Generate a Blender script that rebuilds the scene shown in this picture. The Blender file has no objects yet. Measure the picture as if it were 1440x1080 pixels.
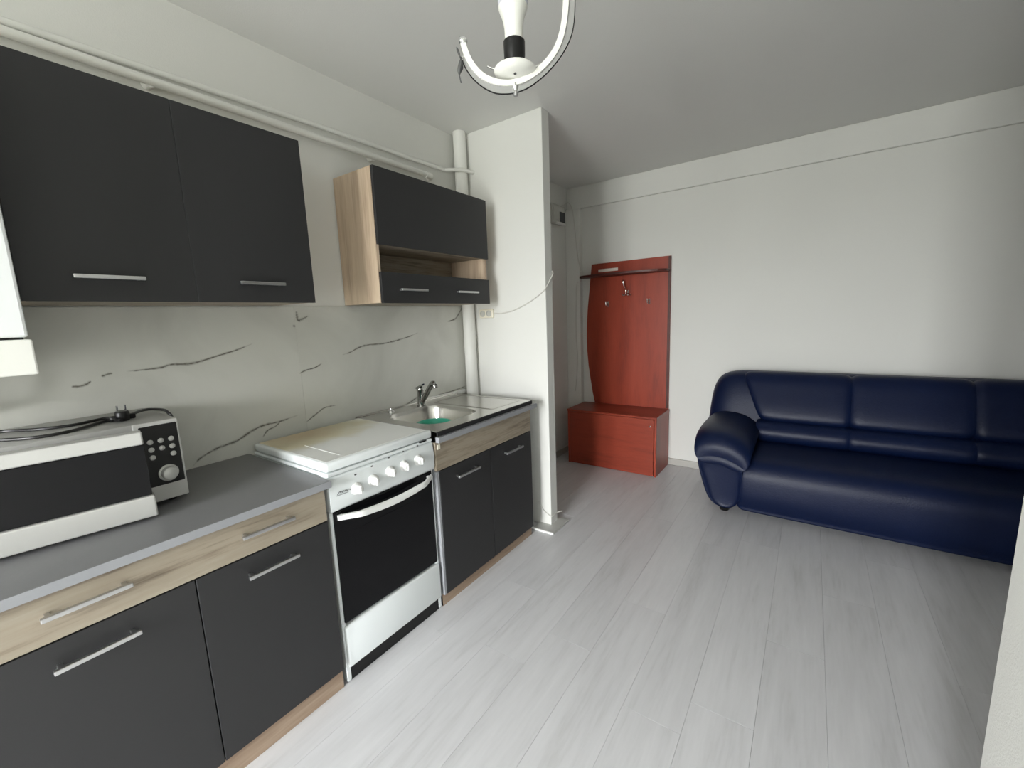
import bpy, bmesh, math, random
from mathutils import Vector, Matrix
random.seed(7)
S = bpy.context.scene
C = S.collection

# ------------------------------------------------------------------ camera
YAW, PITCH, ROLL, FPX = math.radians(35.3413), math.radians(8.9982), math.radians(-2.1798), 594.06
CAM = Vector((1.9732, 0.0, 1.3781))
fwd = Vector((-math.sin(YAW)*math.cos(PITCH), math.cos(YAW)*math.cos(PITCH), -math.sin(PITCH)))
rgt = Vector((math.cos(YAW), math.sin(YAW), 0))
upv = rgt.cross(fwd)
RR = math.cos(ROLL)*rgt + math.sin(ROLL)*upv
UU = -math.sin(ROLL)*rgt + math.cos(ROLL)*upv
cd = bpy.data.cameras.new('camera')
cd.sensor_width = 36.0
cd.lens = FPX/1440*36
cd.clip_start = 0.02
cam = bpy.data.objects.new('camera', cd)
C.objects.link(cam)
cam.matrix_world = Matrix(((RR.x, UU.x, -fwd.x, CAM.x), (RR.y, UU.y, -fwd.y, CAM.y), (RR.z, UU.z, -fwd.z, CAM.z), (0, 0, 0, 1)))
S.camera = cam

# ------------------------------------------------------------------ daylight
W = bpy.data.worlds.new('overcast_sky')
S.world = W
W.use_nodes = True
bg = W.node_tree.nodes['Background']
bg.inputs['Strength'].default_value = 142.0
# overcast sky: brightest overhead, dull ground below the horizon
_n, _l = W.node_tree.nodes, W.node_tree.links
_tc = _n.new('ShaderNodeTexCoord'); _sx = _n.new('ShaderNodeSeparateXYZ'); _cr = _n.new('ShaderNodeValToRGB')
_mr = _n.new('ShaderNodeMapRange'); _mr.inputs['From Min'].default_value = -1.0
_l.new(_tc.outputs['Generated'], _sx.inputs[0]); _l.new(_sx.outputs['Z'], _mr.inputs['Value']); _l.new(_mr.outputs[0], _cr.inputs['Fac'])
_e = _cr.color_ramp.elements
_e[0].position, _e[0].color = 0.0, (.18, .18, .17, 1)
_e[1].position, _e[1].color = 1.0, (1.0, .97, .99, 1)
_q = _e.new(.495); _q.color = (.22, .215, .21, 1)
_q = _e.new(.505); _q.color = (.405, .395, .41, 1)
_l.new(_cr.outputs['Color'], bg.inputs['Color'])
YW = -3.00                                     # inner face of the window wall
WIN = [(1.25, 1.95, 0.06, 2.25), (0.55, 1.17, 0.85, 2.25)]   # glazed balcony door and window (x0,x1,z0,z1)
for i, (x0, x1, z0, z1) in enumerate(WIN):
    ld = bpy.data.lights.new('daylight_portal', 'AREA')
    ld.shape = 'RECTANGLE'; ld.size = x1-x0; ld.size_y = z1-z0
    ld.cycles.is_portal = True
    lo = bpy.data.objects.new('daylight_portal', ld)
    C.objects.link(lo)
    lo.location = ((x0+x1)/2, YW-0.26, (z0+z1)/2)
    lo.rotation_euler = (math.radians(90), 0, 0)
S.view_settings.view_transform = 'Standard'
S.view_settings.look = 'None'
S.view_settings.gamma = 1.0
S.view_settings.use_curve_mapping = False
S.view_settings.exposure = 0.0
S.cycles.max_bounces = 10
S.cycles.diffuse_bounces = 7
S.cycles.sample_clamp_indirect = 6.0
S.cycles.use_denoising = True

# ------------------------------------------------------------------ materials
def lin(c):
    return tuple(((v/255)/12.92 if v/255 <= .04045 else ((v/255+.055)/1.055)**2.4) for v in c)

def mat(name, col, rough=0.5, metal=0.0, bump=0.0, bscale=200.0, var=0.0, vscale=3.0, spec=None, coat=0.0):
    """plain principled material; optional fine bump and soft colour mottling"""
    m = bpy.data.materials.new(name); m.use_nodes = True
    nt = m.node_tree; b = nt.nodes['Principled BSDF']
    b.inputs['Base Color'].default_value = (*col, 1)
    b.inputs['Roughness'].default_value = rough
    b.inputs['Metallic'].default_value = metal
    if spec is not None: b.inputs['Specular IOR Level'].default_value = spec
    if coat: b.inputs['Coat Weight'].default_value = coat; b.inputs['Coat Roughness'].default_value = .12
    tc = nt.nodes.new('ShaderNodeTexCoord')
    if var:
        n = nt.nodes.new('ShaderNodeTexNoise'); n.inputs['Scale'].default_value = vscale; n.inputs['Detail'].default_value = 5
        nt.links.new(tc.outputs['Object'], n.inputs['Vector'])
        mx = nt.nodes.new('ShaderNodeMix'); mx.data_type = 'RGBA'
        mx.inputs['A'].default_value = (*[c*(1-var) for c in col], 1)
        mx.inputs['B'].default_value = (*[min(1, c*(1+var)) for c in col], 1)
        nt.links.new(n.outputs['Fac'], mx.inputs['Factor'])
        nt.links.new(mx.outputs['Result'], b.inputs['Base Color'])
    if bump:
        n = nt.nodes.new('ShaderNodeTexNoise'); n.inputs['Scale'].default_value = bscale; n.inputs['Detail'].default_value = 3
        nt.links.new(tc.outputs['Object'], n.inputs['Vector'])
        bp = nt.nodes.new('ShaderNodeBump'); bp.inputs['Strength'].default_value = bump; bp.inputs['Distance'].default_value = .002
        nt.links.new(n.outputs['Fac'], bp.inputs['Height'])
        nt.links.new(bp.outputs['Normal'], b.inputs['Normal'])
    return m

def wood(name, stops, axis='Y', scale=1.0, rough=0.5, rnd=0.0, stretch=14.0, bump=.15):
    """streaky wood grain running along one axis; stops = [(pos, linear rgb)]"""
    m = bpy.data.materials.new(name); m.use_nodes = True
    nt = m.node_tree; b = nt.nodes['Principled BSDF']; b.inputs['Roughness'].default_value = rough
    tc = nt.nodes.new('ShaderNodeTexCoord'); oi = nt.nodes.new('ShaderNodeObjectInfo')
    ad = nt.nodes.new('ShaderNodeVectorMath'); ad.operation = 'MULTIPLY_ADD'
    cmb = nt.nodes.new('ShaderNodeCombineXYZ')
    for k in range(3): nt.links.new(oi.outputs['Random'], cmb.inputs[k])
    ad.inputs[1].default_value = (37.0, 53.0, 29.0)
    nt.links.new(cmb.outputs[0], ad.inputs[0]); nt.links.new(tc.outputs['Object'], ad.inputs[2])
    mp = nt.nodes.new('ShaderNodeMapping')
    sc = {'X': (1, stretch, stretch), 'Y': (stretch, 1, stretch), 'Z': (stretch, stretch, 1)}[axis]
    mp.inputs['Scale'].default_value = [s*scale for s in sc]
    nt.links.new(ad.outputs[0], mp.inputs['Vector'])
    n1 = nt.nodes.new('ShaderNodeTexNoise'); n1.inputs['Scale'].default_value = 1.0; n1.inputs['Detail'].default_value = 6; n1.inputs['Distortion'].default_value = .6
    n2 = nt.nodes.new('ShaderNodeTexNoise'); n2.inputs['Scale'].default_value = 6.0; n2.inputs['Detail'].default_value = 4
    nt.links.new(mp.outputs[0], n1.inputs['Vector']); nt.links.new(mp.outputs[0], n2.inputs['Vector'])
    mx = nt.nodes.new('ShaderNodeMath'); mx.operation = 'MULTIPLY_ADD'; mx.inputs[1].default_value = .3
    nt.links.new(n2.outputs['Fac'], mx.inputs[0])
    m2 = nt.nodes.new('ShaderNodeMath'); m2.operation = 'MULTIPLY'; m2.inputs[1].default_value = .7
    nt.links.new(n1.outputs['Fac'], m2.inputs[0]); nt.links.new(m2.outputs[0], mx.inputs[2])
    r = nt.nodes.new('ShaderNodeValToRGB'); e = r.color_ramp.elements
    e[0].position, e[0].color = stops[0][0], (*stops[0][1], 1)
    e[1].position, e[1].color = stops[-1][0], (*stops[-1][1], 1)
    for p, c in stops[1:-1]:
        q = e.new(p); q.color = (*c, 1)
    nt.links.new(mx.outputs[0], r.inputs['Fac'])
    out = r.outputs['Color']
    if rnd:
        mr = nt.nodes.new('ShaderNodeMapRange'); mr.inputs['To Min'].default_value = 1-rnd; mr.inputs['To Max'].default_value = 1+rnd
        nt.links.new(oi.outputs['Random'], mr.inputs['Value'])
        h = nt.nodes.new('ShaderNodeVectorMath'); h.operation = 'SCALE'
        nt.links.new(out, h.inputs[0]); nt.links.new(mr.outputs[0], h.inputs['Scale']); out = h.outputs[0]
    nt.links.new(out, b.inputs['Base Color'])
    if bump:
        bp = nt.nodes.new('ShaderNodeBump'); bp.inputs['Strength'].default_value = bump; bp.inputs['Distance'].default_value = .001
        nt.links.new(n2.outputs['Fac'], bp.inputs['Height']); nt.links.new(bp.outputs['Normal'], b.inputs['Normal'])
    return m

M = {}
M['wall'] = mat('white_wall_paint', (.70, .70, .665), .75, bump=.25, bscale=260, var=.02, vscale=2)
M['ceil'] = mat('white_ceiling_paint', (.70, .70, .675), .85, bump=.3, bscale=180, var=.02, vscale=2)
M['slab'] = mat('floor_underlay', (.36, .35, .34), .9, var=.1)
M['plank'] = wood('whitewashed_laminate', [(.28, lin((186, 186, 187))), (.45, lin((199, 199, 201))), (.62, lin((205, 205, 207))), (.8, lin((211, 211, 213)))], 'Y', 1.6, .36, .03, 10, .05)
M['base'] = mat('grey_baseboard', lin((176, 174, 168)), .5, var=.05)
M['sill'] = mat('grey_threshold_laminate', lin((178, 178, 174)), .4, var=.06, vscale=20)
M['sillw'] = mat('white_threshold_edge', (.8, .8, .78), .4, var=.02)
M['anth'] = mat('anthracite_melamine', lin((38, 38, 39)), .55, bump=.06, bscale=500, var=.04, vscale=40)
M['oak'] = wood('pale_grey_oak', [(.30, lin((84, 72, 59))), (.41, lin((132, 120, 104))), (.50, lin((154, 143, 126))), (.58, lin((158, 148, 131))), (.75, lin((172, 163, 148)))], 'Y', 1.7, .55, 0, 13)
M['oakz'] = wood('brown_oak_upright', [(.30, lin((124, 104, 86))), (.42, lin((174, 152, 130))), (.56, lin((198, 178, 154))), (.75, lin((211, 194, 171)))], 'Z', 1.1, .55, 0, 13)
M['plinth'] = wood('brown_oak_plinth', [(.30, lin((110, 88, 70))), (.45, lin((150, 128, 108))), (.75, lin((180, 160, 140)))], 'Y', 1.3, .55, 0, 13)
M['top'] = mat('grey_worktop', lin((112, 112, 114)), .42, bump=.12, bscale=400, var=.06, vscale=120)
M['topedge'] = mat('grey_worktop_edge', lin((150, 152, 156)), .45, var=.04, vscale=60)
M['alu'] = mat('brushed_aluminium', (.62, .62, .62), .32, 1.0, var=.05, vscale=60)
M['chrome'] = mat('chrome', (.75, .75, .75), .10, 1.0, var=.02)
M['tap'] = mat('chrome_dark_reflections', (.38, .38, .37), .12, 1.0, var=.04)  # chrome darkened in place of the dark room it mirrors
M['steel'] = mat('stainless_steel', (.60, .59, .56), .24, 1.0, var=.06, vscale=15)
M['steeldark'] = mat('dark_lip_face', (.02, .02, .02), .35, var=.1)
M['enamel'] = mat('white_enamel', (.77, .81, .815), .22, var=.015, vscale=8, coat=.3)
M['knobw'] = mat('white_plastic', (.82, .83, .81), .3, var=.015)
M['blackglass'] = mat('black_oven_glass', (.004, .004, .005), .08, var=.1, spec=.22)
M['black'] = mat('black_plastic', (.008, .008, .008), .35, var=.1, spec=.3)
M['print'] = mat('dark_print', (.05, .05, .05), .5, var=.1)
M['silver'] = mat('silver_plastic', (.50, .50, .48), .32, .3, var=.03)
M['mwbody'] = mat('shaded_microwave_paint', (.34, .34, .325), .4, var=.03)  # body grey darkened to stand for the shade on its top
M['cherry'] = wood('cherry_melamine', [(.30, lin((114, 42, 27))), (.5, lin((139, 55, 36))), (.75, lin((150, 63, 42)))], 'X', 1.6, .34, 0, 8, .05)
M['cherryd'] = wood('cherry_melamine_upright', [(.30, lin((126, 46, 28))), (.5, lin((150, 57, 34))), (.75, lin((160, 64, 40)))], 'Z', 1.6, .38, 0, 8, .05)
M['cherrydark'] = wood('dark_cherry_edge_shelf_shade', [(.30, lin((62, 24, 16))), (.5, lin((78, 31, 21))), (.75, lin((88, 36, 25)))], 'X', 1.6, .45, 0, 8, .05)
M['leather'] = mat('navy_leather', lin((7, 20, 50)), .42, bump=.5, bscale=130, var=.12, vscale=4, spec=.25)
M['pipe'] = mat('white_pipe_paint', (.76, .76, .72), .5, bump=.2, bscale=60, var=.04)
M['cream'] = mat('cream_plastic', (.76, .72, .60), .4, var=.03)
M['cable'] = mat('white_cable', (.62, .61, .57), .5, var=.05)
M['cablek'] = mat('black_cable', (.01, .01, .01), .4, var=.1)
M['meterbox'] = mat('grey_meter_plastic', (.50, .50, .46), .45, var=.06)
M['meterdark'] = mat('dark_meter_window', (.035, .04, .045), .15, var=.1)
M['green'] = mat('green_plastic', (.03, .30, .20), .35, var=.08)
M['boiler'] = mat('white_appliance_enamel', (.82, .84, .84), .25, var=.01)
M['boilerlow'] = mat('white_appliance_trim', (.80, .80, .75), .35, var=.01)
M['lampw'] = mat('white_lamp_enamel', (.72, .72, .67), .3, var=.01)
M['lampg'] = mat('polished_grey_metal', (.34, .34, .33), .25, .35, var=.03)
M['pvc'] = mat('white_window_frame', (.82, .83, .83), .3, var=.01)
M['sticker'] = mat('white_sticker', (.80, .74, .66), .5, var=.02)
M['stain'] = None

def glass(name, tint=(.95, .97, .96), refl=.06, rough=.02):
    m = bpy.data.materials.new(name); m.use_nodes = True
    nt = m.node_tree; nt.nodes.remove(nt.nodes['Principled BSDF'])
    out = nt.nodes['Material Output']
    t = nt.nodes.new('ShaderNodeBsdfTransparent'); t.inputs[0].default_value = (*tint, 1)
    g = nt.nodes.new('ShaderNodeBsdfGlossy'); g.inputs['Roughness'].default_value = rough
    fr = nt.nodes.new('ShaderNodeFresnel'); fr.inputs['IOR'].default_value = 1.45
    mx = nt.nodes.new('ShaderNodeMixShader')
    nt.links.new(fr.outputs[0], mx.inputs[0]); nt.links.new(t.outputs[0], mx.inputs[1]); nt.links.new(g.outputs[0], mx.inputs[2])
    nt.links.new(mx.outputs[0], out.inputs['Surface'])
    return m
M['pane'] = glass('window_glass')
M['bulbglass'] = mat('milky_bulb_glass', (.58, .58, .64), .15, var=.02)

# printed marble board
def marble():
    m = bpy.data.materials.new('marble_print_board'); m.use_nodes = True
    nt = m.node_tree; b = nt.nodes['Principled BSDF']; b.inputs['Roughness'].default_value = .32
    tc = nt.nodes.new('ShaderNodeTexCoord')
    n = nt.nodes.new('ShaderNodeTexNoise'); n.inputs['Scale'].default_value = 2.2; n.inputs['Detail'].default_value = 7; n.inputs['Distortion'].default_value = .8
    nt.links.new(tc.outputs['Object'], n.inputs['Vector'])
    r = nt.nodes.new('ShaderNodeValToRGB')
    r.color_ramp.elements[0].position = .3; r.color_ramp.elements[0].color = (*lin((188, 188, 181)), 1)
    r.color_ramp.elements[1].position = .6; r.color_ramp.elements[1].color = (*lin((206, 206, 199)), 1)
    nt.links.new(n.outputs['Fac'], r.inputs['Fac']); nt.links.new(r.outputs['Color'], b.inputs['Base Color'])
    return m
M['marble'] = marble()

def vein_mat():
    m = bpy.data.materials.new('marble_vein_print'); m.use_nodes = True
    nt = m.node_tree; b = nt.nodes['Principled BSDF']; b.inputs['Roughness'].default_value = .35
    b.inputs['Base Color'].default_value = (*lin((112, 107, 96)), 1)
    at = nt.nodes.new('ShaderNodeAttribute'); at.attribute_name = 'ink'
    tc = nt.nodes.new('ShaderNodeTexCoord')
    n = nt.nodes.new('ShaderNodeTexNoise'); n.inputs['Scale'].default_value = 60; n.inputs['Detail'].default_value = 3
    nt.links.new(tc.outputs['Object'], n.inputs['Vector'])
    mr = nt.nodes.new('ShaderNodeMapRange'); mr.inputs['From Min'].default_value = .1; mr.inputs['From Max'].default_value = .55
    nt.links.new(n.outputs['Fac'], mr.inputs['Value'])
    mu = nt.nodes.new('ShaderNodeMath'); mu.operation = 'MULTIPLY'
    nt.links.new(at.outputs['Fac'], mu.inputs[0]); nt.links.new(mr.outputs[0], mu.inputs[1])
    nt.links.new(mu.outputs[0], b.inputs['Alpha'])
    return m
M['vein'] = vein_mat()

# white enamel with a faint yellowish scorch on the lid
def lid_mat():
    m = bpy.data.materials.new('scorched_white_lid'); m.use_nodes = True
    nt = m.node_tree; b = nt.nodes['Principled BSDF']; b.inputs['Roughness'].default_value = .3
    tc = nt.nodes.new('ShaderNodeTexCoord')
    mp = nt.nodes.new('ShaderNodeMapping'); mp.inputs['Location'].default_value = (.80, .22, 0); mp.inputs['Scale'].default_value = (4.0, 2.6, 0)
    nt.links.new(tc.outputs['Object'], mp.inputs['Vector'])
    ln = nt.nodes.new('ShaderNodeVectorMath'); ln.operation = 'LENGTH'
    nt.links.new(mp.outputs[0], ln.inputs[0])
    n = nt.nodes.new('ShaderNodeTexNoise'); n.inputs['Scale'].default_value = 7; n.inputs['Detail'].default_value = 5
    nt.links.new(tc.outputs['Object'], n.inputs['Vector'])
    a = nt.nodes.new('ShaderNodeMath'); a.operation = 'MULTIPLY_ADD'; a.inputs[1].default_value = .9
    nt.links.new(n.outputs['Fac'], a.inputs[0]); nt.links.new(ln.outputs['Value'], a.inputs[2])
    r = nt.nodes.new('ShaderNodeValToRGB')
    r.color_ramp.elements[0].position = .35; r.color_ramp.elements[0].color = (*lin((196, 176, 142)), 1)
    r.color_ramp.elements[1].position = 1.0; r.color_ramp.elements[1].color = (.74, .75, .73, 1)
    q = r.color_ramp.elements.new(.72); q.color = (*lin((204, 196, 166)), 1)
    mr = nt.nodes.new('ShaderNodeMapRange'); mr.inputs['From Max'].default_value = 1.45
    nt.links.new(a.outputs[0], mr.inputs['Value']); nt.links.new(mr.outputs[0], r.inputs['Fac'])
    nt.links.new(r.outputs['Color'], b.inputs['Base Color'])
    return m
M['lid'] = lid_mat()

# ------------------------------------------------------------------ builders (all shapes are given in world metres)
WORLD = {}          # object -> world origin

def tag(o, label=None, cat=None, group=None, kind=None):
    if label: o['label'] = label
    if cat: o['category'] = cat
    if group: o['group'] = group
    if kind: o['kind'] = kind
    return o

def thing(name, label, cat, loc, group=None):
    o = bpy.data.objects.new(name, None); C.objects.link(o)
    o.empty_display_size = .05
    o.location = loc; WORLD[o] = Vector(loc)
    return tag(o, label, cat, group)

def obj(name, bm, m, parent=None, smooth=False, angle=40):
    """link a bmesh as one object; its origin goes to the middle of its base"""
    xs = [v.co.x for v in bm.verts]; ys = [v.co.y for v in bm.verts]; zs = [v.co.z for v in bm.verts]
    org = Vector(((min(xs)+max(xs))/2, (min(ys)+max(ys))/2, min(zs)))
    bmesh.ops.translate(bm, verts=bm.verts, vec=-org)
    me = bpy.data.meshes.new(name); bm.to_mesh(me); bm.free()
    if m: me.materials.append(M[m] if isinstance(m, str) else m)
    if smooth:
        me.polygons.foreach_set('use_smooth', [True]*len(me.polygons))
        if angle < 180: me.set_sharp_from_angle(angle=math.radians(angle))
    o = bpy.data.objects.new(name, me); C.objects.link(o)
    WORLD[o] = org
    if parent:
        o.parent = parent; o.location = org-WORLD[parent]
    else:
        o.location = org
    return o

def struct(name, bm, m, parent=None, **k):
    o = obj(name, bm, m, parent, **k)
    if not parent: o['kind'] = 'structure'
    return o

def cube(bm, x0, x1, y0, y1, z0, z1, bev=0.0, seg=2):
    r = bmesh.ops.create_cube(bm, size=1.0)
    vs = r['verts']
    for v in vs:
        v.co = Vector((x0+(v.co.x+.5)*(x1-x0), y0+(v.co.y+.5)*(y1-y0), z0+(v.co.z+.5)*(z1-z0)))
    if bev:
        es = list({e for v in vs for e in v.link_edges})
        bmesh.ops.bevel(bm, geom=es, offset=bev, segments=seg, profile=.5, affect='EDGES')
    return bm

def box(x0, x1, y0, y1, z0, z1, bev=0.0, seg=2):
    return cube(bmesh.new(), x0, x1, y0, y1, z0, z1, bev, seg)

def prism(pts, d):
    """extrude a planar loop of 3-D points along vector d"""
    bm = bmesh.new(); d = Vector(d)
    a = [bm.verts.new(p) for p in pts]; b = [bm.verts.new(Vector(p)+d) for p in pts]
    bm.faces.new(a); bm.faces.new(b[::-1])
    n = len(a)
    for i in range(n): bm.faces.new((a[i], b[i], b[(i+1) % n], a[(i+1) % n]))
    bmesh.ops.recalc_face_normals(bm, faces=bm.faces)
    return bm

def smooth_path(pts, n=8):
    P = [Vector(p) for p in pts]
    out = []
    for i in range(len(P)-1):
        p0, p1, p2, p3 = P[max(i-1, 0)], P[i], P[i+1], P[min(i+2, len(P)-1)]
        for k in range(n):
            t = k/n
            out.append(.5*((2*p1)+(p2-p0)*t+(2*p0-5*p1+4*p2-p3)*t*t+(3*p1-p0-3*p2+p3)*t**3))
    out.append(P[-1]); return out

def tube(path, r, seg=10, bm=None, radii=None):
    bm = bm or bmesh.new()
    P = [Vector(p) for p in path]; rings = []
    t0 = (P[1]-P[0]).normalized()
    u = t0.orthogonal().normalized()
    for i, p in enumerate(P):
        t = ((P[min(i+1, len(P)-1)]-P[max(i-1, 0)])).normalized()
        u = (u-t*u.dot(t)).normalized(); w = t.cross(u)
        rr = radii[i] if radii else r
        rings.append([bm.verts.new(p+rr*(math.cos(2*math.pi*k/seg)*u+math.sin(2*math.pi*k/seg)*w)) for k in range(seg)])
    for a, b in zip(rings, rings[1:]):
        for k in range(seg): bm.faces.new((a[k], a[(k+1) % seg], b[(k+1) % seg], b[k]))
    bm.faces.new(rings[0][::-1]); bm.faces.new(rings[-1])
    bmesh.ops.recalc_face_normals(bm, faces=bm.faces)
    return bm

def lathe(o, axis, prof, seg=24, bm=None):
    """prof = [(radius, distance along axis)]"""
    bm = bm or bmesh.new(); o = Vector(o); a = Vector(axis).normalized(); u = a.orthogonal().normalized(); w = a.cross(u)
    rings = []
    for r, h in prof:
        rings.append([bm.verts.new(o+a*h+max(r, 1e-5)*(math.cos(2*math.pi*k/seg)*u+math.sin(2*math.pi*k/seg)*w)) for k in range(seg)])
    for A, B in zip(rings, rings[1:]):
        for k in range(seg): bm.faces.new((A[k], A[(k+1) % seg], B[(k+1) % seg], B[k]))
    bm.faces.new(rings[0][::-1]); bm.faces.new(rings[-1])
    bmesh.ops.recalc_face_normals(bm, faces=bm.faces)
    return bm

def loft(sections, cap=True, closed=True):
    bm = bmesh.new(); R = [[bm.verts.new(p) for p in s] for s in sections]
    for a, b in zip(R, R[1:]):
        n = len(a)
        for k in range(n if closed else n-1): bm.faces.new((a[k], a[(k+1) % n], b[(k+1) % n], b[k]))
    if cap: bm.faces.new(R[0][::-1]); bm.faces.new(R[-1])
    bmesh.ops.recalc_face_normals(bm, faces=bm.faces)
    return bm

def rot(bm, pivot, ang, axis='Z'):
    bmesh.ops.rotate(bm, verts=bm.verts, cent=Vector(pivot), matrix=Matrix.Rotation(ang, 3, axis))
    return bm

def subsurf(o, lv=2):
    md = o.modifiers.new('soft', 'SUBSURF'); md.levels = lv; md.render_levels = lv

# ------------------------------------------------------------------ room shell
H, XR, YB = 2.552, 4.30, 3.823
YE, XN = 1.10, 2.30            # far end and face of the wall right of the camera
floor = struct('floor', box(-.02, XR, YW-.3, YB, -.06, -.008), 'slab')
PW, PL = .197, 1.29
# laminate planks, running away from the camera; each is a piece of the floor
cols = []
k0 = math.floor((0-1.11)/PW)
plank_mesh = {}
ends = {0: 1.43, -1: 1.224, 2: 1.266, 1: .52}
for c in range(k0, 17):
    x0 = 1.11+c*PW; x1 = x0+PW
    x0 = max(x0, 0.0); x1 = min(x1, XR)
    if x1-x0 < .01: continue
    off = ends.get(c, (c*.47) % PL)
    y = off-PL*math.ceil((off-YW)/PL)
    while y < YB:
        a, b = max(y, YW), min(y+PL, YB)
        y += PL
        if b-a < .02: continue
        key = (round(x1-x0, 3), round(b-a, 3))
        w, l = x1-x0-.0006, b-a-.0006
        if key not in plank_mesh:
            o = obj('plank', box(x0+.0003, x0+.0003+w, a+.0003, a+.0003+l, -.008, 0, .0003, 1), 'plank', floor)
            plank_mesh[key] = o
        else:
            o = plank_mesh[key].copy(); C.objects.link(o)
            o.location = Vector(((x0+x1)/2, (a+b)/2, -.008))-WORLD[floor]
struct('ceiling', box(-.02, XR, YW-.3, YB, H, H+.06), 'ceil')
wall_left = struct('wall_left', box(-.12, 0, YW-.3, YB+.12, -.06, H+.06), 'wall')
struct('wall_back', box(0, XR+.12, YB, YB+.12, -.06, H+.06), 'wall')
struct('wall_right', box(XR, XR+.12, YE, YB, -.06, H+.06), 'wall')
struct('wall_nook', box(XN, XN+.12, YW, YE, -.06, H+.06, .006, 2), 'wall')
struct('wall_front', box(XN+.12, XR+.12, YE-.12, YE, -.06, H+.06), 'wall')
YP0, YP1, XP = 2.2635, 2.3467, .644
struct('wall_partition', box(0, XP, YP0, YP1, 0, H, .004, 2), 'wall')
struct('trim_1', box(0, XR, YB-.03, YB, 2.357, H, .006, 2), 'wall')          # shallow beam over the sofa wall
struct('trim_2', box(0, .145, YB-.062, YB, 0, 2.357, .004, 2), 'wall')        # boxed-in corner
struct('baseboard_back', box(.145, XR, YB-.014, YB, 0, .06, .003, 2), 'base')
struct('baseboard_left', box(0, .014, YP1, YB-.062, 0, .06, .003, 2), 'base')
struct('baseboard_right', box(XR-.014, XR, YE, YB-.014, 0, .06, .003, 2), 'base')
struct('baseboard_nook', box(XN-.014, XN, YW, YE, 0, .06, .003, 2), 'base')
sill = struct('trim_3', box(.555, .712, 2.176, 2.385, 0, .012, .002, 1), 'sill')   # threshold board round the foot of the partition
obj('edge_strip', box(.545, .712, 2.166, 2.176, 0, .014, .002, 1), 'sillw', sill)

# window wall behind the camera: opening strips between window and balcony door
(wx0, wx1, wz0, wz1), (dx0, dx1, dz0, dz1) = WIN
bm = bmesh.new()
for q in ((0, dx0, -.06, H+.06), (dx1, wx0, -.06, H+.06), (wx1, XN, -.06, H+.06), (wx0, wx1, -.06, wz0), (wx0, wx1, wz1, H+.06), (dx0, dx1, dz1, H+.06), (dx0, dx1, -.06, dz0)):
    cube(bm, q[0], q[1], YW-.25, YW, q[2], q[3])
struct('wall_window', bm, 'wall')
for nm, (x0, x1, z0, z1) in (('door_1', WIN[0]), ('window_1', WIN[1])):
    bm = bmesh.new(); y0, y1, t = YW-.20, YW-.13, .06
    cube(bm, x0, x0+t, y0, y1, z0, z1); cube(bm, x1-t, x1, y0, y1, z0, z1)
    cube(bm, x0+t, x1-t, y0, y1, z0, z0+t); cube(bm, x0+t, x1-t, y0, y1, z1-t, z1)
    if nm == 'door_1': cube(bm, x0+t, x1-t, y0, y1, .86, .94)
    f = struct(nm, bm, 'pvc')
    obj('pane', box(x0+t, x1-t, YW-.168, YW-.164, z0+t, z1-t), 'pane', f)
    obj('handle', box(x0+.02, x0+.045, YW-.13, YW-.085, 1.15, 1.28, .006), 'pvc', f)

# ------------------------------------------------------------------ kitchen dimensions
ZC = .835
XF, XC, XU = .604, .627, .310
YL0, YL1, YSE = -.037, .765, .3626
YS0, YS1, YSM = 1.306, 2.1108, 1.7084
ZD, ZPL = .686, .085

def bar_handle(parent, x, ya, yb, z, name='handle', r=.0055):
    """flat-ended bar standing off a front that faces +x"""
    bm = box(x+.018, x+.030, ya, yb, z-r, z+r, .002, 2)
    for yy in (ya+.008, yb-.008-.010):
        cube(bm, x, x+.020, yy, yy+.010, z-r*.8, z+r*.8, .001, 1)
    return obj(name, bm, 'alu', parent)

# marble-look backsplash boards (pieces of the kitchen wall)
ZB = 1.4684
pan = []
for ya, yb in ((-.60, 1.0478), (1.0483, 2.2625)):
    pan.append(obj('backsplash_panel', box(0, .006, ya, yb, .80, ZB-.004, .0004, 1), 'marble', wall_left))

def vein(pts, w):
    pth = smooth_path([(.006, y, z) for y, z in pts], 6)
    n = len(pth); bm = bmesh.new(); lay = bm.verts.layers.float.new('ink')
    rows = []
    rnd = random.Random(n)
    for i, p in enumerate(pth):
        t = i/(n-1)
        ww = w*(.35+.65*math.sin(math.pi*min(1, max(0, t)))**.6)*(.7+.6*rnd.random())
        d = (pth[min(i+1, n-1)]-pth[max(i-1, 0)]).normalized()
        s = Vector((0, -d.z, d.y))
        row = []
        for q, a in ((-2.6, 0), (-.7, .5), (0, .85), (.7, .5), (2.6, 0)):
            v = bm.verts.new(Vector((.0066, p.y, p.z))+s*ww*q)
            v[lay] = a*(1 if .08 < t < .92 else .35)
            row.append(v)
        rows.append(row)
    for a, b in zip(rows, rows[1:]):
        for k in range(4): bm.faces.new((a[k], a[k+1], b[k+1], b[k]))
    bmesh.ops.recalc_face_normals(bm, faces=bm.faces)
    ym = sum(p.y for p in pth)/n
    o = obj('marble_vein', bm, 'vein', pan[0 if ym < 1.048 else 1])

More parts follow.
